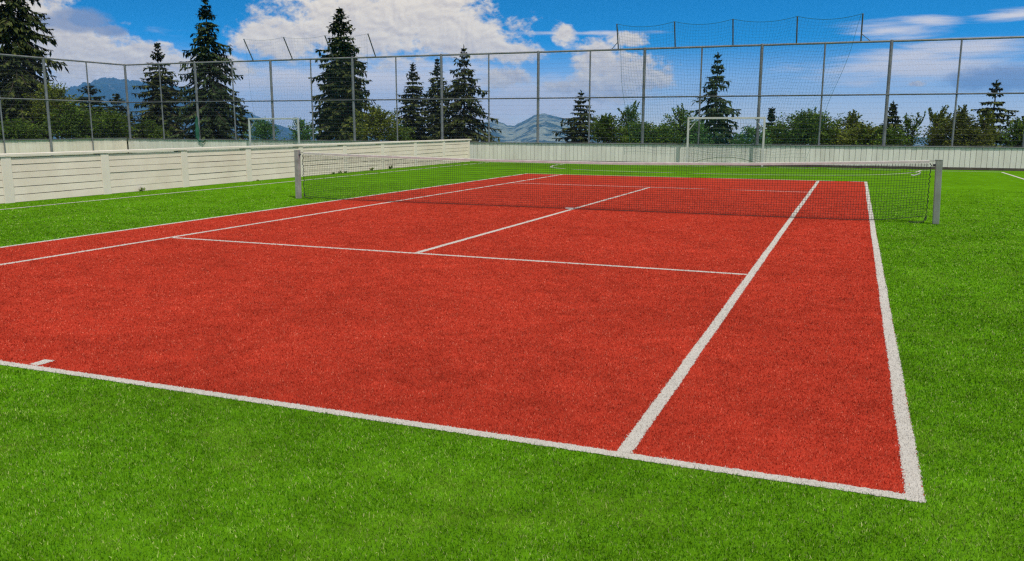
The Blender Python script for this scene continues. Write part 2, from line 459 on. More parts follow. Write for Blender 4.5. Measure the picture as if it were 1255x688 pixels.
wl = thing('boarded_wall', 'vertical board wall seen above the white horizontal board wall at the far left', 'wall', (-32.2, 8, 0))
m = MB(); y = -6
while y < 20.0:
    bw = rnd.choice([.17, .19, .21]); d = rnd.uniform(-.006, .006)
    m.box(-32.24, y + .004, .10, -32.20 + d, min(y + bw - .004, 20.02), .875); y += bw
m.build('board_panel', M['cap_white'], wl)
m = MB(); m.box(-32.33, -6, .02, -32.245, 20.0, .87); m.build('backing', M['wall_gap'], wl)
m = MB(); m.box(-32.36, -6, .878, -32.14, 20.0, .915); m.build('cap', M['cap_grey'], wl, bevel=.005)

# ------------------------------------------------------------------ tall ball fences
SP = 4.78; FX = [-32.15 + SP * i for i in range(12)]
def yf(x): return 20.56 + .01 * x
TOP = 4.83
def polyline(a, b, n): return [tuple(np.array(a) + (np.array(b) - np.array(a)) * t) for t in np.linspace(0, 1, n)]
fb = thing('ball_fence', 'tall steel mesh ball fence with posts standing behind the far boarded wall', 'fence', (0, 20.56, 0))
XE = FX[-1]
for i, x in enumerate(FX):
    m = MB(); m.tube([(x, yf(x), -.3), (x, yf(x), TOP + .03)], .062, 12); m.tube([(x, yf(x), TOP + .03), (x, yf(x), TOP + .06)], [.066, .03], 12)
    m.build('post', M['steel'], fb, smooth=False)
    if i < len(FX) - 1:
        xm = x + SP / 2
        m = MB(); m.tube([(xm, yf(xm) , -.3), (xm, yf(xm), TOP - .02)], .034, 10); m.build('slim_post', M['steel'], fb)
m = MB(); m.tube([(FX[0], yf(FX[0]), TOP), (XE, yf(XE), TOP)], .042, 10); m.build('top_rail', M['steel'], fb)
m = MB(); m.tube([(FX[0], yf(FX[0]) - .05, 2.83), (XE, yf(XE) - .05, 2.83)], .03, 10); m.build('middle_rail', M['steel_dark'], fb)
def wire_mesh(parent, p, q, z0, z1, step=.05, row=.2, rv=.0010, rh=.0022):
    p, q = np.array(p), np.array(q); L = np.linalg.norm(q - p); n = int(L / step)
    ver = []
    for k in range(n + 1):
        a = p + (q - p) * k / n; ver.append([(a[0], a[1], z0), (a[0], a[1], z1)])
    V1, F1 = cords(ver, rv)
    hor = [[(p[0], p[1], z), (q[0], q[1], z)] for z in np.arange(z0 + .04, z1, row)]
    V2, F2 = cords(hor, rh)
    np_mesh('wire_mesh', np.concatenate([V1, V2]), np.concatenate([F1, F2 + len(V1)]), M['wire'], parent)
wire_mesh(fb, (FX[0], yf(FX[0]) - .075), (XE, yf(XE) - .075), .88, TOP - .05)
# short outrigger poles on the top rail, leaning in over the pitch
def pole(x, lean, brace=0):
    b0 = Vector((x, yf(x), TOP)); t = b0 + Vector((.0, -lean, 1.02))
    m = MB(); m.tube([b0, t], .028, 8)
    if brace: m.tube([b0 + (t - b0) * .3, b0 + Vector((brace, 0, .02))], .014, 6)
    m.build('outrigger_pole', M['steel_dark'], fb); return t
tl = [pole(x, .66) for x in (-23.62, -21.24, -18.87, -16.5)]
tr = [pole(x, .36, b) for x, b in ((-4.62, -.3), (-2.19, 0), (.16, 0), (2.62, 0), (4.99, .35))]

fl = thing('ball_fence', 'tall steel mesh ball fence returning toward the viewer along the far left side', 'fence', (-32.15, 10, 0))
for i in range(1, 6):
    y = yf(-32) - 5.05 * i
    m = MB(); m.tube([(-32.15, y, -.3), (-32.15, y, TOP + .03)], .062, 12); m.build('post', M['steel'], fl)
for i in range(0, 5):
    y = yf(-32) - 5.05 * (i + .5)
    m = MB(); m.tube([(-32.15, y, -.3), (-32.15, y, TOP - .02)], .034, 10); m.build('slim_post', M['steel'], fl)
ye = yf(-32) - 5.05 * 5
m = MB(); m.tube([(-32.15, yf(-32) - .1, TOP), (-32.15, ye, TOP)], .042, 10); m.build('top_rail', M['steel'], fl)
m = MB(); m.tube([(-32.10, yf(-32) - .1, 2.83), (-32.10, ye, 2.83)], .03, 10); m.build('middle_rail', M['steel'], fl)
wire_mesh(fl, (-32.07, yf(-32) - .1), (-32.07, ye), .92, TOP - .05)

# ------------------------------------------------------------------ hanging catch nets on the outrigger poles
def sag(tips, n, depth):
    out = []
    for a, b in zip(tips[:-1], tips[1:]):
        for s in np.linspace(0, 1, n, endpoint=False):
            p = Vector(a).lerp(Vector(b), s); p.z -= depth * 4 * s * (1 - s); out.append(p)
    out.append(Vector(tips[-1])); return out
def catch_net(label, tips, xl, xr, zb, ybot, step, depth, r):
    o = thing('catch_net', label, 'net', ((tips[0].x + tips[-1].x) / 2, 20.1, 4))
    top = sag(tips, 12, depth)
    T = np.array([tuple(p) for p in top]); s = np.linspace(0, 1, len(T))
    nv = int(abs(tips[-1].x - tips[0].x) / step); nh = int((T[:, 2].mean() - zb) / step)
    lines = []
    ts = np.linspace(0, 1, 16)
    def P(u, t):
        a = np.array([np.interp(u, s, T[:, k]) for k in range(3)])
        b = np.array([xl + (xr - xl) * u, ybot, zb])
        p = a + (b - a) * t; p[1] += .12 * math.sin(math.pi * t) * math.sin(u * 21); p[0] += .05 * math.sin(t * 9 + u * 30)
        return p
    for k in range(nv + 1): lines.append([P(k / nv, t) for t in ts])
    us = np.linspace(0, 1, 40)
    for k in range(1, nh): lines.append([P(u, k / nh) for u in us])
    V, F = cords(lines, r); np_mesh('netting', V, F, M['green_net'], o)
    m = MB(); er = .009 if r > .002 else .0045; m.tube(top, er, 6); m.tube([P(0, t) for t in ts], er * .8, 6); m.tube([P(1, t) for t in ts], er * .8, 6)
    m.build('edge_rope', M['green_net'], o)
catch_net('green catch net hung from the upright poles above the right hand goal', tr, -3.95, 3.55, .9, 20.12, .12, .16, .0028)
catch_net('fine green catch net hung from the leaning poles above the left hand goal', tl, -23.3, -17.2, .9, 19.95, .14, .10, .0014)

# ------------------------------------------------------------------ goals
def goal(label, x0, x1, y, yback, paint='goal_white'):
    o = thing('goal', label, 'goal', ((x0 + x1) / 2, y, 0), 'white handball goals')
    H, s = 1.94, .075
    for x in (x0, x1):
        m = MB(); m.box(x - s / 2, y - s / 2, .002, x + s / 2, y + s / 2, H - s / 2 - .001); m.build('goal_post', M[paint], o, bevel=.006)
    m = MB(); m.box(x0 - s / 2, y - s / 2, H - s / 2, x1 + s / 2, y + s / 2, H + s / 2); m.build('crossbar', M[paint], o, bevel=.006)
    for x, d in ((x0, 1), (x1, -1)):
        m = MB(); m.tube([(x + d * .03, y + .05, 1.45), (x + d * .36, y + .05, H - .04)], .018, 8); m.build('corner_brace', M[paint], o)
    rs = random.Random(x0)
    lines = []; step = .10
    def P(u, t):   # net falls from the crossbar to the wall base behind
        x = x0 + (x1 - x0) * u
        yy = y + .06 + (yback - y - .06) * min(1, t * 1.5) ** .7
        z = (H - .03) * (1 - t) + .32 * (1 - abs(2 * u - 1) ** 2) * t + .03
        return (x + .02 * math.sin(9 * t + 7 * u), yy, z)
    for k in range(int((x1 - x0) / step) + 1): lines.append([P(k * step / (x1 - x0), t) for t in np.linspace(0, 1, 12)])
    for t in np.linspace(.04, 1, 20): lines.append([P(u, t) for u in np.linspace(0, 1, 14)])
    for x in (x0, x1):
        for z in np.arange(.1, H, .2): lines.append([(x, y + .05, z), (x, yback, z * .98)])
        for q in np.linspace(.3, 1, 2): lines.append([(x, y + .05 + (yback - y - .05) * q, .03), (x, y + .05 + (yback - y - .05) * q, H - .05)])
    V, F = cords(lines, .0022); np_mesh('goal_net', V, F, M['green_net'], o)
    m = MB(); m.tube([P(u, 1) for u in np.linspace(0, 1, 20)], .010, 6); m.build('net_rope', M['green_net'], o)
    return o
goal('white goal with green net standing against the far wall behind the tennis net', -1.42, 1.62, 19.98, 20.29)
goal('white goal with green net showing above the white board wall at left', -23.60, -20.62, 19.72, 20.02, 'goal_grey')
o = thing('net_bundle', 'bunched green netting tied round a fence post at the left corner', 'net', (-27.37, 20.1, .8))
m = MB(); rs = random.Random(3)
m.tube([(-27.37 + rs.uniform(-.03, .03), 20.17, z) for z in np.linspace(.92, 2.1, 9)], [.09, .11, .10, .12, .08, .07, .09, .06, .03], 8)
m.tube([(-27.37, 20.12, 1.0), (-27.2, 20.05, .8), (-26.9, 20.03, .72), (-26.75, 20.05, .85)], [.05, .04, .03, .02], 6)
m.build('netting', M['green_net'], o, smooth=True)

# ------------------------------------------------------------------ tennis net and posts
ZT = [(-6.33, 1.03), (-4.6, .992), (-1.8, .945), (.9, .935), (3.35, .968), (5.25, 1.025), (6.33, 1.062)]
def ztop(x): return float(np.interp(x, [a for a, _ in ZT], [b for _, b in ZT]))
def zbot(x): return .02 + .12 * max(0, (x - 5.2) / 1.1) ** 1.5 + .06 * max(0, (-5.4 - x) / .9) ** 1.5
XL, XR = -6.24, 6.24
n = thing('tennis_net', 'black tennis net with white headband stretched across the red court', 'net', (0, 0, 0))
lines = []
for x in np.arange(XL, XR + .001, .044): lines.append([(x, 0, zbot(x)), (x, .006 * math.sin(x * 3), (zbot(x) + ztop(x)) / 2), (x, 0, ztop(x) - .05)])
xs = np.linspace(XL, XR, 60)
for k in range(22):
    t = k / 21.5
    lines.append([(x, .006 * math.sin(x * 3) * math.sin(math.pi * t), zbot(x) + (ztop(x) - .05 - zbot(x)) * t) for x in xs])
for k in (20.55, 19.55):  # doubled rows under the band
    t = k / 21.5; lines.append([(x, 0, zbot(x) + (ztop(x) - .05 - zbot(x)) * t) for x in xs])
V, F = cords(lines, .0025, 4); np_mesh('netting', V, F, M['dark_net'], n)
m = MB(); vs, fs = [], []
for x in xs:
    z = ztop(x); vs += [(x, -.007, z - .046), (x, .007, z - .046), (x, .009, z - .006), (x, 0, z + .002), (x, -.009, z - .006)]
for i in range(len(xs) - 1):
    for j in range(5): fs.append((i * 5 + j, (i + 1) * 5 + j, (i + 1) * 5 + (j + 1) % 5, i * 5 + (j + 1) % 5))
fs += [(0, 1, 2, 3, 4), tuple((len(xs) - 1) * 5 + j for j in (4, 3, 2, 1, 0))]
m.add(vs, fs); m.build('headband', M['tape'], n)
m = MB(); m.tube([(x, 0, zbot(x)) for x in xs], .006, 6); m.build('bottom_rope', M['dark_net'], n)
for xa, xb, zb_ in ((XL, -6.36, 1.035), (XR, 6.37, 1.055)):
    m = MB(); m.tube([(xa, 0, ztop(xa) - .01), (xb, 0, zb_)], .006, 6); m.build('headband_cable', M['steel_dark'], n)
rs = random.Random(8)
for x, d in ((XR, 1), (XL, -1)):
    m = MB()
    m.tube([(x + d * (.012 + .028 * math.sin(k * 1.35) ** 2) , .012 * math.sin(k * .9), ztop(x) - .05 - (ztop(x) - .1) * k / 26) for k in range(27)], .008, 5)
    m.tube([(x + d * .02, 0, .12), (x - d * .01, -.02, .03), (x - d * .12, -.03, .022), (x - d * .24, -.05, .022)], .009, 5)
    m.build('lacing_cord', M['dark_net'], n)
m = MB(); m.tube([(6.12, -.012, .86), (6.10, -.016, .83), (6.03, -.016, .805), (5.98, -.014, .81)], .012, 6); m.build('loose_tie', M['goal_white'], n)
m = MB(); m.box(-.13, -.03, .012, .03, .035, .03); m.build('floor_anchor', M['goal_white'], n, bevel=.004)
def net_post(x, label, mat, lean):
    o = thing('net_post', label, 'post', (x, 0, 0), 'tennis net posts')
    s = .05; t = lean
    m = MB(); m.add([(x - s, -s, 0), (x + s, -s, 0), (x + s, s, 0), (x - s, s, 0), (x - s + t, -s, 1.055), (x + s + t, -s, 1.055), (x + s + t, s, 1.055), (x - s + t, s, 1.055)],
                    [(3, 2, 1, 0), (4, 5, 6, 7), (0, 1, 5, 4), (1, 2, 6, 5), (2, 3, 7, 6), (3, 0, 4, 7)])
    m.build('post', mat, o, bevel=.008)
    m = MB(); m.box(x - s - .004 + t, -s - .004, 1.057, x + s + .004 + t, s + .004, 1.075); m.build('post_cap', mat, o, bevel=.005)
    d = -1 if x > 0 else 1
    m = MB(); m.tube([(x + t + d * .05, 0, .98), (x + t + d * .085, 0, .98)], .022, 10); m.build('cable_pulley', M['steel_dark'], o)
net_post(6.42, 'square grey tennis net post on the green turf right of the court', M['post'], -.035)
net_post(-6.42, 'square worn brownish grey tennis net post in front of the white board wall', M['post_worn'], .015)

# ------------------------------------------------------------------ trees
def quads_to_mesh(Q, name, mat, parent):
    V = np.array(Q, float).reshape(-1, 3); F = np.arange(len(V)).reshape(-1, 4)
    return np_mesh(name, V, F, mat, parent)

def spray(Q, p, d, w, L, W, droop=0):
    """a flat lance of needles or a leaf: quad from p along d, w across"""
    m_ = p + d * (L * .5); e = p + d * L; e = Vector((e.x, e.y, e.z - droop * L))
    Q += [p, m_ + w * (W * .5), e, m_ - w * (W * .5)]

def spruce(x, y, top, rad, label, mat='spruce', seed=0, dens=1.0, droop=.35, skirt=1.0, shape=.85, gap=.0, lopsided=0, wh=.40, tipw=1.0):
    z0 = land(x, y) - .2
    H = top - z0
    o = thing('spruce_tree', label, 'tree', (x, y, z0), 'dark spruces beyond the ball fence')
    rd = random.Random(seed)
    m = MB(); rb = .012 * H + .05
    m.tube([(x + rd.uniform(-.04, .04), y + rd.uniform(-.04, .04), z0 + H * t) for t in np.linspace(0, .985, 12)], [rb * (1 - t) + .012 for t in np.linspace(0, .985, 12)], 8)
    Q = []
    z = z0 + H * .06
    while z < z0 + H - .05:
        t = (z - z0) / H
        env = 1.15 * rad * min(1.0, (1 - t) / .3) ** .45 * min(1.0, (1 - t) * 1.06 / skirt) ** shape
        k = 7 + int(4 * (1 - t)) if t < .93 else 4
        ph = rd.random() * 6.28
        for j in range(k):
            if rd.random() < gap: continue
            a = ph + 6.283 * j / k + rd.uniform(-.35, .35)
            L = max(.14, env * rd.uniform(.5, 1.18) * (1 + lopsided * math.cos(a - 0.4)))
            up0 = (.45 if t > .85 else .06) - droop * (1 - t) + rd.uniform(-.12, .12)
            ca, sa = math.cos(a), math.sin(a); n_ = max(4, int(L / .15 * dens))
            pts = []
            for i in range(n_ + 1):
                s = i / n_
                zz = z + L * (up0 * s - droop * 1.05 * s * s + droop * .75 * s ** 3.4)
                pts.append(Vector((x + ca * L * s, y + sa * L * s, zz)))
            if L > .5: m.tube(pts[::max(1, n_ // 3)], [.022 * (1 - .8 * q) * (L / 2 + .4) for q in np.linspace(0, 1, len(pts[::max(1, n_ // 3)]))], 4, caps=False)
            for i in range(1, n_ + 1):
                s = i / n_; p = pts[i]; bd = (pts[i] - pts[i - 1]).normalized()
                if s < .14: continue
                side = Vector((-sa, ca, 0))
                tl_ = (.26 + .46 * (1 - s) * min(1, L / 1.6)) * rd.uniform(.75, 1.25) * (.65 + .35 * min(1, L))
                for sg in (-1, 1):
                    d = (bd * .75 + side * sg * rd.uniform(.55, .95) + Vector((0, 0, rd.uniform(-.25, .12)))).normalized()
                    wv = d.cross(Vector((rd.uniform(-.5, .5), rd.uniform(-.5, .5), 1))).normalized()
                    spray(Q, p, d, wv, tl_, .15 * tipw * rd.uniform(.8, 1.3), .2)
                if rd.random() < .8:
                    d = Vector((rd.uniform(-.4, .4) + ca * .3, rd.uniform(-.4, .4) + sa * .3, -1)).normalized()
                    wv = Vector((rd.uniform(-1, 1), rd.uniform(-1, 1), .1)).normalized()
                    spray(Q, p, d, wv, (.2 + droop * .6) * rd.uniform(.6, 1.2) * min(1, .4 + L * .5), .2)
            spray(Q, pts[-2], (pts[-1] - pts[-2]).normalized(), Vector((-sa, ca, .3)).normalized(), .3 * min(1, L + .3), .13)
        z += wh * rd.uniform(.75, 1.25) * (.55 + .45 * (1 - t) if t > .5 else .78)
    tp = Vector((x, y, z0 + H - .45))
    for k in range(10): spray(Q, tp + Vector((0, 0, .04 * k)), Vector((rd.uniform(-.5, .5), rd.uniform(-.5, .5), 1)).normalized(), Vector((rd.uniform(-1, 1), rd.uniform(-1, 1), 0)).normalized(), .2, .07)
    spray(Q, tp, Vector((0, 0, 1)), Vector((1, .3, 0)).normalized(), .5, .08)
    m.build('trunk', M['bark'], o); quads_to_mesh(Q, 'crown', M[mat], o)

def broadleaf(x, y, top, rad, label, mat, seed=0, n=110, leaf=.13, shoots=.3, cat='tree', name='young_tree', tall=None, lean=(0, 0), gaps=.0):
    z0 = land(x, y) - .15
    H = top - z0
    o = thing(name, label, cat, (x, y, z0), 'leafy trees beyond the ball fence')
    rd = random.Random(seed); m = MB(); Q = []
    stems = []
    for k in range(rd.choice([1, 2, 2, 3])):
        a = rd.random() * 6.28; r_ = rad * rd.uniform(.05, .3)
        e = Vector((x + math.cos(a) * r_ + lean[0], y + math.sin(a) * r_ + lean[1], z0 + H * rd.uniform(.8, .9)))
        b_ = Vector((x + rd.uniform(-.1, .1), y + rd.uniform(-.1, .1), z0)); mid = b_.lerp(e, .5) + Vector((rd.uniform(-.1, .1), rd.uniform(-.1, .1), 0))
        m.tube([b_, mid, e], [.02 + .012 * H, .012 + .007 * H, .012], 6); stems.append((b_, mid, e))
    for i in range(n):
        st = rd.choice(stems); t = rd.uniform(.42, 1.0)
        p = st[0].lerp(st[1], t * 2) if t < .5 else st[1].lerp(st[2], t * 2 - 1)
        a = rd.random() * 6.28
        env = math.sin(math.pi * min(1, max(.12, .18 + .82 * t)) ** 1.1) * .9 + .12
        L = rad * env * rd.uniform(.45, 1.1)
        shoot = rd.random() < shoots
        up = rd.uniform(.15, .8) * L + (.25 * rad + .15 if shoot else 0)
        if t > .85: up += rd.uniform(.05, .4) * min(.8, rad); L *= .75
        e = Vector((p.x + math.cos(a) * L, p.y + math.sin(a) * L, min(p.z + up, top - .22 + rd.uniform(-.3, .1))))
        mid = p.lerp(e, .5) + Vector((0, 0, rd.uniform(-.06, .10)))
        m.tube([p, mid, e], [.016, .011, .005], 4, caps=False)
        ln = (e - p).length; k_ = max(8, int(ln / .032))
        bd = (e - p).normalized()
        for q in range(k_):
            s = .25 + .75 * (q + rd.random()) / k_
            if rd.random() < gaps: continue
            c = (p.lerp(mid, s * 2) if s < .5 else mid.lerp(e, s * 2 - 1))
            spread = .15 * (1.15 - s) + .03
            c = c + Vector((rd.gauss(0, spread), rd.gauss(0, spread), rd.gauss(0, spread * .8)))
            d = (bd * .8 + Vector((rd.uniform(-1, 1), rd.uniform(-1, 1), rd.uniform(-.8, .6)))).normalized()
            wv = d.cross(Vector((rd.uniform(-1, 1), rd.uniform(-1, 1), rd.uniform(-.3, 1)))).normalized()
            spray(Q, c, d, wv, leaf * rd.uniform(.7, 1.35), leaf * rd.uniform(.4, .62), .15)
    for k in range(int(shoots * 16)):
        st = rd.choice(stems); p = st[1].lerp(st[2], rd.uniform(.45, 1))
        a = rd.random() * 6.28; ou = rad * rd.uniform(.15, .8)
        e = Vector((p.x + math.cos(a) * ou, p.y + math.sin(a) * ou, top + rd.uniform(-.55, .22) - .25 * ou))
        if e.z < p.z: continue
        mid = p.lerp(e, .5) + Vector((math.cos(a) * .12 * ou, math.sin(a) * .12 * ou, -.05))
        m.tube([p, mid, e], [.016, .010, .004], 4, caps=False)
        bd = (e - p).normalized(); k_ = max(10, int((e - p).length / .02))
        for q in range(k_):
            s_ = .3 + .7 * (q + rd.random()) / k_
            c = p.lerp(mid, s_ * 2) if s_ < .5 else mid.lerp(e, s_ * 2 - 1)
            d = (bd * .9 + Vector((rd.uniform(-.8, .8), rd.uniform(-.8, .8), rd.uniform(-.3, .5)))).normalized()
            wv = d.cross(Vector((rd.uniform(-1, 1), rd.uniform(-1, 1), .3))).normalized()
            spray(Q, c, d, wv, leaf * rd.uniform(.9, 1.5) * (1.25 - .5 * s_), leaf * .5, .1)
    m.build('trunk', M['bark'], o); quads_to_mesh(Q, 'crown', M[mat], o)

S = spruce
S(-41.9, 21.5, 12.2, 3.0, 'huge drooping spruce at the left edge with its top out of frame', seed=1, droop=.62, wh=.5, shape=.55, dens=1.1, skirt=1.1)
S(-45.0, 36.0, 7.8, 3.1, 'regular cone shaped spruce just left of the tallest pointed one', seed=2, dens=1.1, shape=.75, droop=.3)
S(-35.7, 30.9, 10.1, 3.0, 'tall pointed spruce reaching the top of the picture behind the left fence corner', seed=3, droop=.5, shape=.72, wh=.46, mat='spruce_b')
S(-26.5, 32.8, 9.1, 2.3, 'broad dense dark spruce behind the leaning outrigger poles', seed=4, dens=1.35, shape=.45, droop=.4, wh=.34, skirt=1.0)
S(-29.2, 47.5, 6.7, 2.3, 'narrow spruce, leftmost and lowest of the trio left of the mountain', seed=5, droop=.3, shape=.65)
S(-29.2, 52.0, 7.4, 2.5, 'narrow spruce in the middle of the trio left of the mountain', seed=6, droop=.35, shape=.65, gap=.1)
S(-22.9, 44.0, 7.6, 3.3, 'open branched spruce, tallest and rightmost of the trio beside the mountain', seed=7, droop=.45, gap=.18, shape=.72, wh=.48)
S(-13.4, 43.4, 4.1, 2.5, 'small conical spruce right of the mountain with bushes at its side', seed=8, shape=.72, droop=.25)
S(-3.6, 41.6, 6.3, 2.55, 'slender spruce rising directly behind the right hand goal', seed=9, droop=.5, gap=.12, wh=.48, shape=.8, mat='spruce_b')
S(11.7, 35.8, 4.0, 1.7, 'ragged sparse dark spruce with bare gaps near the right edge', seed=10, droop=.25, gap=.28, wh=.42, shape=.6, tipw=1.4)
S(-39.3, 38.4, 3.2, 1.0, 'little spruce beside the left hand goal', seed=11, mat='spruce_b')
S(-42.4, 27.1, 4.3, 2.7, 'bushy young spruce in front of the blue mountain ridge', seed=12, shape=.6, droop=.15, mat='spruce_b', wh=.34)
S(-44.3, 31.0, 3.8, 2.3, 'lower young spruce left of the corner fence post before the ridge', seed=13, shape=.6, droop=.15, wh=.34)
S(-.1, 42.0, 2.8, 1.0, 'thin spruce tip just right of the right hand goal', seed=14, wh=.3)
S(7.0, 40.2, 3.1, 1.8, 'small spruce half hidden by the rightmost thick fence post', seed=15, wh=.34)
S(13.4, 33.5, 3.9, 1.3, 'spruce cut by the right edge of the picture', seed=16, droop=.2, gap=.2, tipw=1.3)

BL = broadleaf
TB = [
 (-41.6, 21.9, 4.2, 1.75, 'dark leafy tree crowding the huge spruce at the left edge', 'leaf_d', 150),
 (-38.4, 21.1, 4.2, 1.55, 'yellowish green round topped tree behind the left fence', 'leaf_y', 150),
 (-37.0, 21.1, 3.0, 1.35, 'green bushy tree between two posts of the left fence, below the ridge', 'leaf', 120),
 (-39.0, 25.0, 2.7, 1.4, 'low dark bushy tree by the left corner post of the fence', 'leaf_d', 120),
 (-38.2, 18.2, 2.1, 1.5, 'low dark shrub under the huge spruce at far left', 'leaf_d', 110),
 (-43.5, 32.8, 2.3, 1.3, 'low shrub at the foot of the cone shaped spruce', 'leaf_d', 100),
 (-25.8, 23.6, 2.10, .85, 'bright green leafy shrub seen through the left hand goal', 'leaf_b', 70),
 (-24.3, 25.2, 2.15, .78, 'bright green shrub at the right post of the left hand goal', 'leaf_b', 65),
 (-20.9, 27.2, 2.8, 1.3, 'yellowish leafy tree with spiky shoots leaning out beside the dense spruce', 'leaf_y', 95),
 (-20.6, 29.3, 1.9, 1.0, 'low olive green bush between the dense spruce and the trio', 'leaf', 80),
 (-7.5, 29.5, 2.35, 1.05, 'green bush with spiky shoots at the right of the small conical spruce', 'leaf_d', 100),
 (-7.1, 32.6, 2.9, .85, 'thin bush with one tall upright shoot left of a thick fence post', 'leaf', 70),
 (-5.1, 28.1, 1.95, 1.15, 'low round bush right behind a thick fence post in the centre', 'leaf_d', 105),
 (-4.2, 29.3, 1.90, 1.0, 'low dark bush left of the right hand goal', 'leaf_d', 100),
 (-3.6, 30.4, 2.7, .95, 'feathery taller tree beside the left post of the right hand goal', 'leaf', 75),
 (-2.6, 29.6, 2.0, .7, 'small green bush inside the left corner of the right hand goal', 'leaf_b', 60),
 (.2, 28.9, 1.74, .8, 'light green small bush inside the right corner of the right hand goal', 'leaf_b', 60),
 (1.3, 32.1, 2.0, .85, 'dark bush next to the right post of the right hand goal', 'leaf_d', 80),
 (2.0, 34.1, 2.25, .7, 'narrow dark bush second to the right of the right hand goal', 'leaf_d', 65),
 (2.9, 30.2, 2.5, 1.3, 'broad round green tree between the goal and a slim fence post', 'leaf', 150),
 (3.9, 32.2, 1.9, .9, 'low bush in the shadow of the broad round tree', 'leaf_d', 80),
 (4.8, 31.2, 2.5, .85, 'feathery tree with loose upright twigs right of the broad round one', 'leaf_y', 65),
 (5.5, 29.2, 1.8, 1.2, 'low wide yellowish green bush under the feathery tree', 'leaf_y', 110),
 (6.3, 28.2, 1.75, 1.0, 'low green bush left of the rightmost thick fence post', 'leaf', 90),
 (7.6, 32.2, 2.3, .65, 'slim upright tree right of the rightmost thick fence post', 'leaf', 50),
 (8.6, 31.1, 2.54, .55, 'slim upright light tree, left of a close pair', 'leaf_y', 50),
 (9.1, 32.1, 2.4, .62, 'slim upright darker tree, right of a close pair', 'leaf', 55),
 (9.5, 30.0, 2.5, .95, 'olive brown tree behind the rightmost slim fence post', 'leaf_o', 95),
 (10.2, 28.9, 1.8, 1.0, 'low olive brown bush under the olive brown tree', 'leaf_o', 90),
 (11.0, 32.9, 2.4, .6, 'pale thin tree left of the ragged sparse spruce', 'leaf_y', 45),
 (12.1, 29.7, 2.15, 1.0, 'low dark green bush right of the ragged sparse spruce', 'leaf_d', 105),
 (13.4, 31.6, 2.0, 1.0, 'green bush touching the right edge of the picture', 'leaf', 90),
]
for i, (x, y, t, r, lab, mt, n_) in enumerate(TB):
    spiky = ('spiky' in lab or 'feathery' in lab or 'thin' in lab or 'slim' in lab)
    BL(x, y, t, r * 1.2, lab, mt, seed=100 + i, n=int(n_ * 1.5), shoots=.5 if spiky else .22, leaf=.115 if y < 26 and x > -30 else .13,
       name='leafy_bush' if ('bush' in lab.split(' with')[0].split(' ')[:6] or 'shrub' in lab) else 'leafy_tree',
       cat='bush' if ('bush' in lab or 'shrub' in lab) and 'tree' not in lab.split()[:4] else 'tree', lean=(.35, 0) if 'leaning' in lab else (0, 0), gaps=.15 if spiky else 0)

# weeds at the foot of the white wall
rd = random.Random(21)
for (yy, hh, lab) in [(.2, .14, 'lone little weed at the foot of the white wall left of the net post'), (8.55, .10, 'first of the small weeds by the white wall behind the net'),
                      (8.95, .15, 'taller tuft in the clump of weeds by the white wall'), (9.3, .10, 'low tuft in the clump of weeds by the white wall'),
                      (11.0, .17, 'forked weed by the white wall right of the clump'), (12.4, .18, 'upright weed by the white wall farthest right'), (4.6, .06, 'tiny weed near a post of the white wall')]:
    o = thing('weed', lab, 'weed', (-11.2, yy, 0), 'weeds along the white wall')
    Q = []; p0 = Vector((-11.2, yy, 0))
    for k in range(16):
        d = Vector((rd.uniform(-.5, .5), rd.uniform(-1, 1), rd.uniform(.5, 1.2))).normalized()
        wv = d.cross(Vector((rd.uniform(-1, 1), rd.uniform(-1, 1), .2))).normalized()
        spray(Q, p0 + Vector((rd.uniform(-.03, .03), rd.uniform(-.06, .06), 0)), d, wv, hh * rd.uniform(.6, 1.2), .035, .2)
    quads_to_mesh(Q, 'leaves', M['leaf_d'], o)

# ------------------------------------------------------------------ air
m, nt, b, out = new_mat('haze_air'); nt.nodes.remove(b)
pv = nt.nodes.new('ShaderNodeVolumePrincipled')
pv.inputs['Color'].default_value = (.11, .46, 1.0, 1); pv.inputs['Density'].default_value = 8.5e-5; pv.inputs['Anisotropy'].default_value = .1
nt.links.new(pv.outputs[0], out.inputs['Volume'])
mb = MB(); mb.box(-12800, -12800, -145, 12800, 12800, 520); hz = mb.build('haze', m); hz['kind'] = 'stuff'; hz['label'] = 'thin blue air haze over the valley and far mountains'

# ------------------------------------------------------------------ sky and sun
SUN = Vector((.44, -.36, .82)).normalized()
w_ = bpy.data.worlds.new('World'); sc.world = w_; w_.use_nodes = True
nt = w_.node_tree; nt.nodes.clear()
out = nt.nodes.new('ShaderNodeOutputWorld'); bg = nt.nodes.new('ShaderNodeBackground'); nt.links.new(bg.outputs[0], out.inputs[0])
BGS = .1
bg.inputs[1].default_value = BGS
def val(sock, v):
    if hasattr(v, 'links'): nt.links.new(v, sock)
    else: sock.default_value = v
def mt(op, a, b=None, c=None, clamp=False):
    n = nt.nodes.new('ShaderNodeMath'); n.operation = op; n.use_clamp = clamp
    val(n.inputs[0], a)
    if b is not None: val(n.inputs[1], b)
    if c is not None: val(n.inputs[2], c)
    return n.outputs[0]
def smooth(x, a, b):
    n = nt.nodes.new('ShaderNodeMapRange'); n.interpolation_type = 'SMOOTHSTEP'
    val(n.inputs[0], x); n.inputs[1].default_value = a; n.inputs[2].default_value = b; return n.outputs[0]
tc = nt.nodes.new('ShaderNodeTexCoord'); sx = nt.nodes.new('ShaderNodeSeparateXYZ'); nt.links.new(tc.outputs['Generated'], sx.inputs[0])
X, Y, Z = sx.outputs
U = mt('MULTIPLY', mt('ARCTAN2', X, Y), 57.29578)          # azimuth in degrees
Ve = mt('MULTIPLY', mt('ARCSINE', Z), 57.29578)             # elevation in degrees
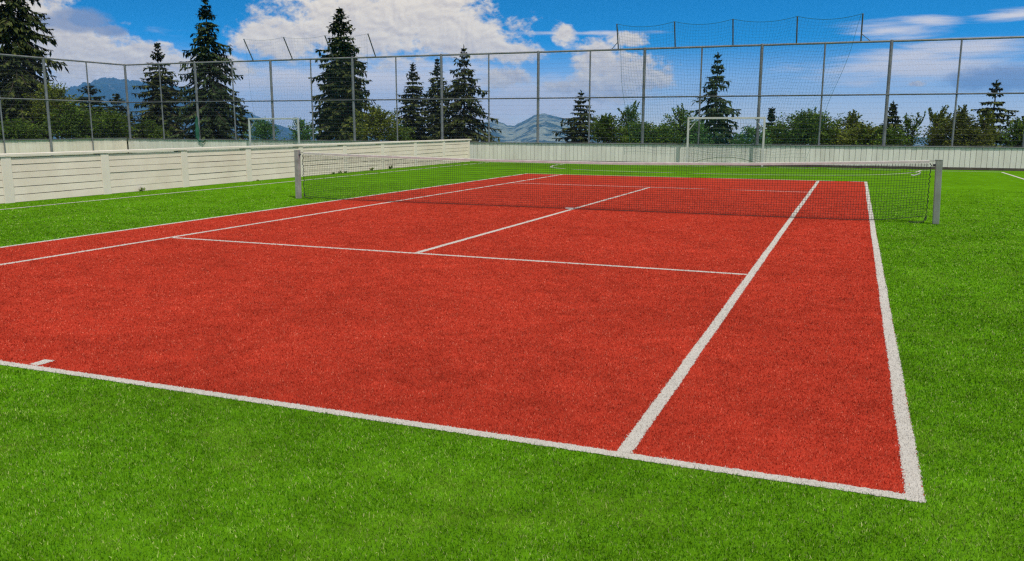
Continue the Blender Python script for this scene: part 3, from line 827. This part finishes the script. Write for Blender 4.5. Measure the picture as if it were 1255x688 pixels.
def vec(a, b, c=0):
    n = nt.nodes.new('ShaderNodeCombineXYZ'); val(n.inputs[0], a); val(n.inputs[1], b); val(n.inputs[2], c); return n.outputs[0]
def fbm(v, scale, detail=8, rough=.58, dist=0):
    n = nt.nodes.new('ShaderNodeTexNoise'); n.inputs['Scale'].default_value = scale; n.inputs['Detail'].default_value = detail
    n.inputs['Roughness'].default_value = rough; n.inputs['Distortion'].default_value = dist; nt.links.new(v, n.inputs['Vector']); return n.outputs[0]
# clear sky: the Nishita sky, its low part taken from higher up (thin mountain air)
zc = mt('MAXIMUM', mt('MULTIPLY_ADD', Z, 4.2, .03), .03)
sky = nt.nodes.new('ShaderNodeTexSky'); sky.sky_type = 'NISHITA'; sky.sun_disc = False
sky.sun_elevation = math.asin(SUN.z); sky.sun_rotation = math.atan2(SUN.x, SUN.y)
sky.altitude = 1400; sky.air_density = 1.0; sky.dust_density = .4; sky.ozone_density = 2.5
nt.links.new(vec(X, Y, zc), sky.inputs[0])
hs = nt.nodes.new('ShaderNodeHueSaturation'); hs.inputs['Saturation'].default_value = 1.5; hs.inputs['Value'].default_value = 2.3
nt.links.new(sky.outputs[0], hs.inputs['Color']); col = hs.outputs[0]
tint = nt.nodes.new('ShaderNodeMix'); tint.data_type = 'RGBA'; tint.blend_type = 'MULTIPLY'; tint.inputs[0].default_value = 1; tint.inputs[7].default_value = (1.0, 1.10, .93, 1)
nt.links.new(col, tint.inputs[6]); col = tint.outputs[2]
def wmix(a, b, f):
    n = nt.nodes.new('ShaderNodeMix'); n.data_type = 'RGBA'
    val(n.inputs[0], f); 
    for s, v in ((n.inputs[6], a), (n.inputs[7], b)):
        if isinstance(v, tuple): s.default_value = (v[0] / BGS, v[1] / BGS, v[2] / BGS, 1)
        else: nt.links.new(v, s)
    return n.outputs[2]
def blobs(L):
    r = None
    for (u, v, a, b_) in L:
        du = mt('DIVIDE', mt('SUBTRACT', U, u), a); dv = mt('DIVIDE', mt('SUBTRACT', Ve, v), b_)
        e = mt('SUBTRACT', 1.0, mt('SQRT', mt('ADD', mt('MULTIPLY', du, du), mt('MULTIPLY', dv, dv))))
        r = e if r is None else mt('SMOOTH_MAX', r, e, .25)
    return r
p = vec(U, mt('MULTIPLY', Ve, 1.5)); p2 = vec(mt('ADD', U, .16), mt('MULTIPLY_ADD', Ve, 1.5, .34))
f1 = fbm(p, .42, 12, .64, .25); f1b = fbm(p2, .42, 12, .64, .25)
relief = mt('SUBTRACT', f1, f1b)
fsoft = fbm(vec(mt('MULTIPLY', U, .35), Ve, 3.3), .6, 7, .6)
fstreak = fbm(vec(mt('MULTIPLY', U, .16), mt('MULTIPLY', Ve, 1.5), 7.7), .9, 8, .62, .4)
f2 = fbm(p, 1.5, 8, .6, .2)
amp = mt('ADD', mt('MULTIPLY', mt('SUBTRACT', f1, .5), 2.1), mt('MULTIPLY', mt('SUBTRACT', f2, .5), 1.1))
# pale bank of far cloud low down
low = blobs([(-47.1, 1.8, 14, 2.6), (-31.4, 2.3, 12, 1.9), (-31.5, .6, 16, 1.4), (-20.7, 1.6, 8, 1.6)])
lowa = smooth(mt('ADD', low, mt('MULTIPLY', mt('SUBTRACT', fsoft, .5), 2.2)), -.3, .6)
col = wmix(col, (1.04, .90, .76), mt('MULTIPLY', lowa, .85))
hz_ = smooth(Ve, 5.6, -.3)
col = wmix(col, (.90, .79, .73), mt('MULTIPLY', hz_, .9))
# streaks of high cloud to the right
ci = blobs([(3.57, 6.11, 2.0, .35), (1.4, 5.65, 3.2, .6), (6.3, 4.44, 4.5, .65), (2.0, 4.12, 5, .5), (8.0, 6.2, 2.6, .4), (3, 3.4, 8, 1.1), (-17.5, 5.95, 5, .18)])
cia = smooth(mt('ADD', ci, mt('MULTIPLY', mt('SUBTRACT', fstreak, .49), 2.6)), -.1, 1.0)
col = wmix(col, (.88, .79, .72), mt('MULTIPLY', cia, .85))
rd_ = blobs([(7.4, 2.72, 3.2, .9), (10.5, 2.6, 3, .8)])
col = wmix(col, (.24, .29, .45), mt('MULTIPLY', smooth(mt('ADD', rd_, mt('MULTIPLY', amp, .5)), -.05, .55), .85))
# heaped clouds
cu = blobs([(-36.7, 5.4, 3.0, 1.7), (-32.3, 6.4, 4.9, 2.8), (-27.6, 6.9, 4.8, 3.0), (-24.7, 5.7, 3.6, 1.9), (-22.0, 4.75, 2.7, .8),
            (-51.2, 5.6, 2.9, 2.8), (-48.6, 4.3, 3.8, 1.7), (-45.3, 3.9, 3.2, 1.25), (-41, 3.6, 3.0, .8), (-52, 7.8, 3, 1.6),
            (-18.48, 5.84, .95, .85), (-16.42, 4.2, 1.8, 1.6), (-14.5, 3.4, 3.4, 1.5), (-15.9, 2.6, 2.7, 1.3), (-12.69, 3.1, 1.5, .8), (-14.4, 5.5, 1.6, .55), (-22.4, 3.1, 1.8, .75), (-18.6, 2.5, 1.3, .5), (3.08, 2.53, .6, .2)])
cv = mt('ADD', cu, mt('MULTIPLY', amp, .85))
cua = smooth(cv, -.10, .42)
tone = mt('ADD', mt('ADD', .66, mt('MULTIPLY', relief, 2.7)), mt('MULTIPLY', mt('SUBTRACT', Ve, 4.6), .05), clamp=True)
thick = smooth(cv, .1, 1.1)
tone = mt('SUBTRACT', tone, mt('MULTIPLY', thick, .10), clamp=True)
ccol = wmix((.50, .43, .40), (.97, .85, .66), tone)
col = wmix(col, ccol, mt('MULTIPLY', cua, .95))
ld = blobs([(-48.2, 6.0, 2.1, .85), (-46.6, 5.5, 1.2, .4), (-50, 5.9, .9, .5)])
col = wmix(col, (.25, .29, .42), mt('MULTIPLY', smooth(mt('ADD', ld, mt('MULTIPLY', amp, .4)), -.02, .5), .85))
nt.links.new(col, bg.inputs[0])

# unseen broken cloud added above the picture to whiten the sky's fill light
hi = smooth(mt('ADD', fbm(tc.outputs['Generated'], 2.2, 7, .6), mt('MULTIPLY', smooth(Ve, 9, 22), .3)), .52, .78)
col = wmix(col, (.80, .78, .75), mt('MULTIPLY', mt('MULTIPLY', hi, smooth(Ve, 9, 17)), .9))
nt.links.new(col, bg.inputs[0])
sl = bpy.data.lights.new('sun', 'SUN'); sl.energy = 3.3; sl.angle = R(.6); sl.color = (1, .955, .88)
so = bpy.data.objects.new('sun', sl); C.objects.link(so); so.rotation_euler = SUN.to_track_quat('Z', 'Y').to_euler(); so.location = (20, -20, 40)

# ------------------------------------------------------------------ camera
cam = bpy.data.cameras.new('camera'); co = bpy.data.objects.new('camera', cam); C.objects.link(co); sc.camera = co
yaw, pitch, roll, f = -.382, .1812, .0021, 1034.4
F_ = Vector((math.sin(yaw) * math.cos(pitch), math.cos(yaw) * math.cos(pitch), -math.sin(pitch)))
r0 = Vector((math.cos(yaw), -math.sin(yaw), 0)); u0 = r0.cross(F_)
rr = r0 * math.cos(roll) + u0 * math.sin(roll); uu = -r0 * math.sin(roll) + u0 * math.cos(roll)
mw = Matrix((rr, uu, -F_)).transposed().to_4x4(); mw.translation = (5.0793, -15.7882, 1.6111); co.matrix_world = mw
cam.sensor_width = 36; cam.lens = 36 * f / 1255; cam.clip_start = .05; cam.clip_end = 60000

for o in bpy.data.objects:
    if '_w' in o.keys(): del o['_w']
sc.view_settings.view_transform = 'Standard'; sc.view_settings.look = 'None'; sc.view_settings.gamma = 1; sc.view_settings.exposure = .12
sc.render.engine = 'CYCLES'
sc.cycles.use_denoising = False; sc.cycles.pixel_filter_type = 'BLACKMAN_HARRIS'; sc.cycles.filter_width = 1.35
sc.cycles.max_bounces = 6; sc.cycles.volume_bounces = 0
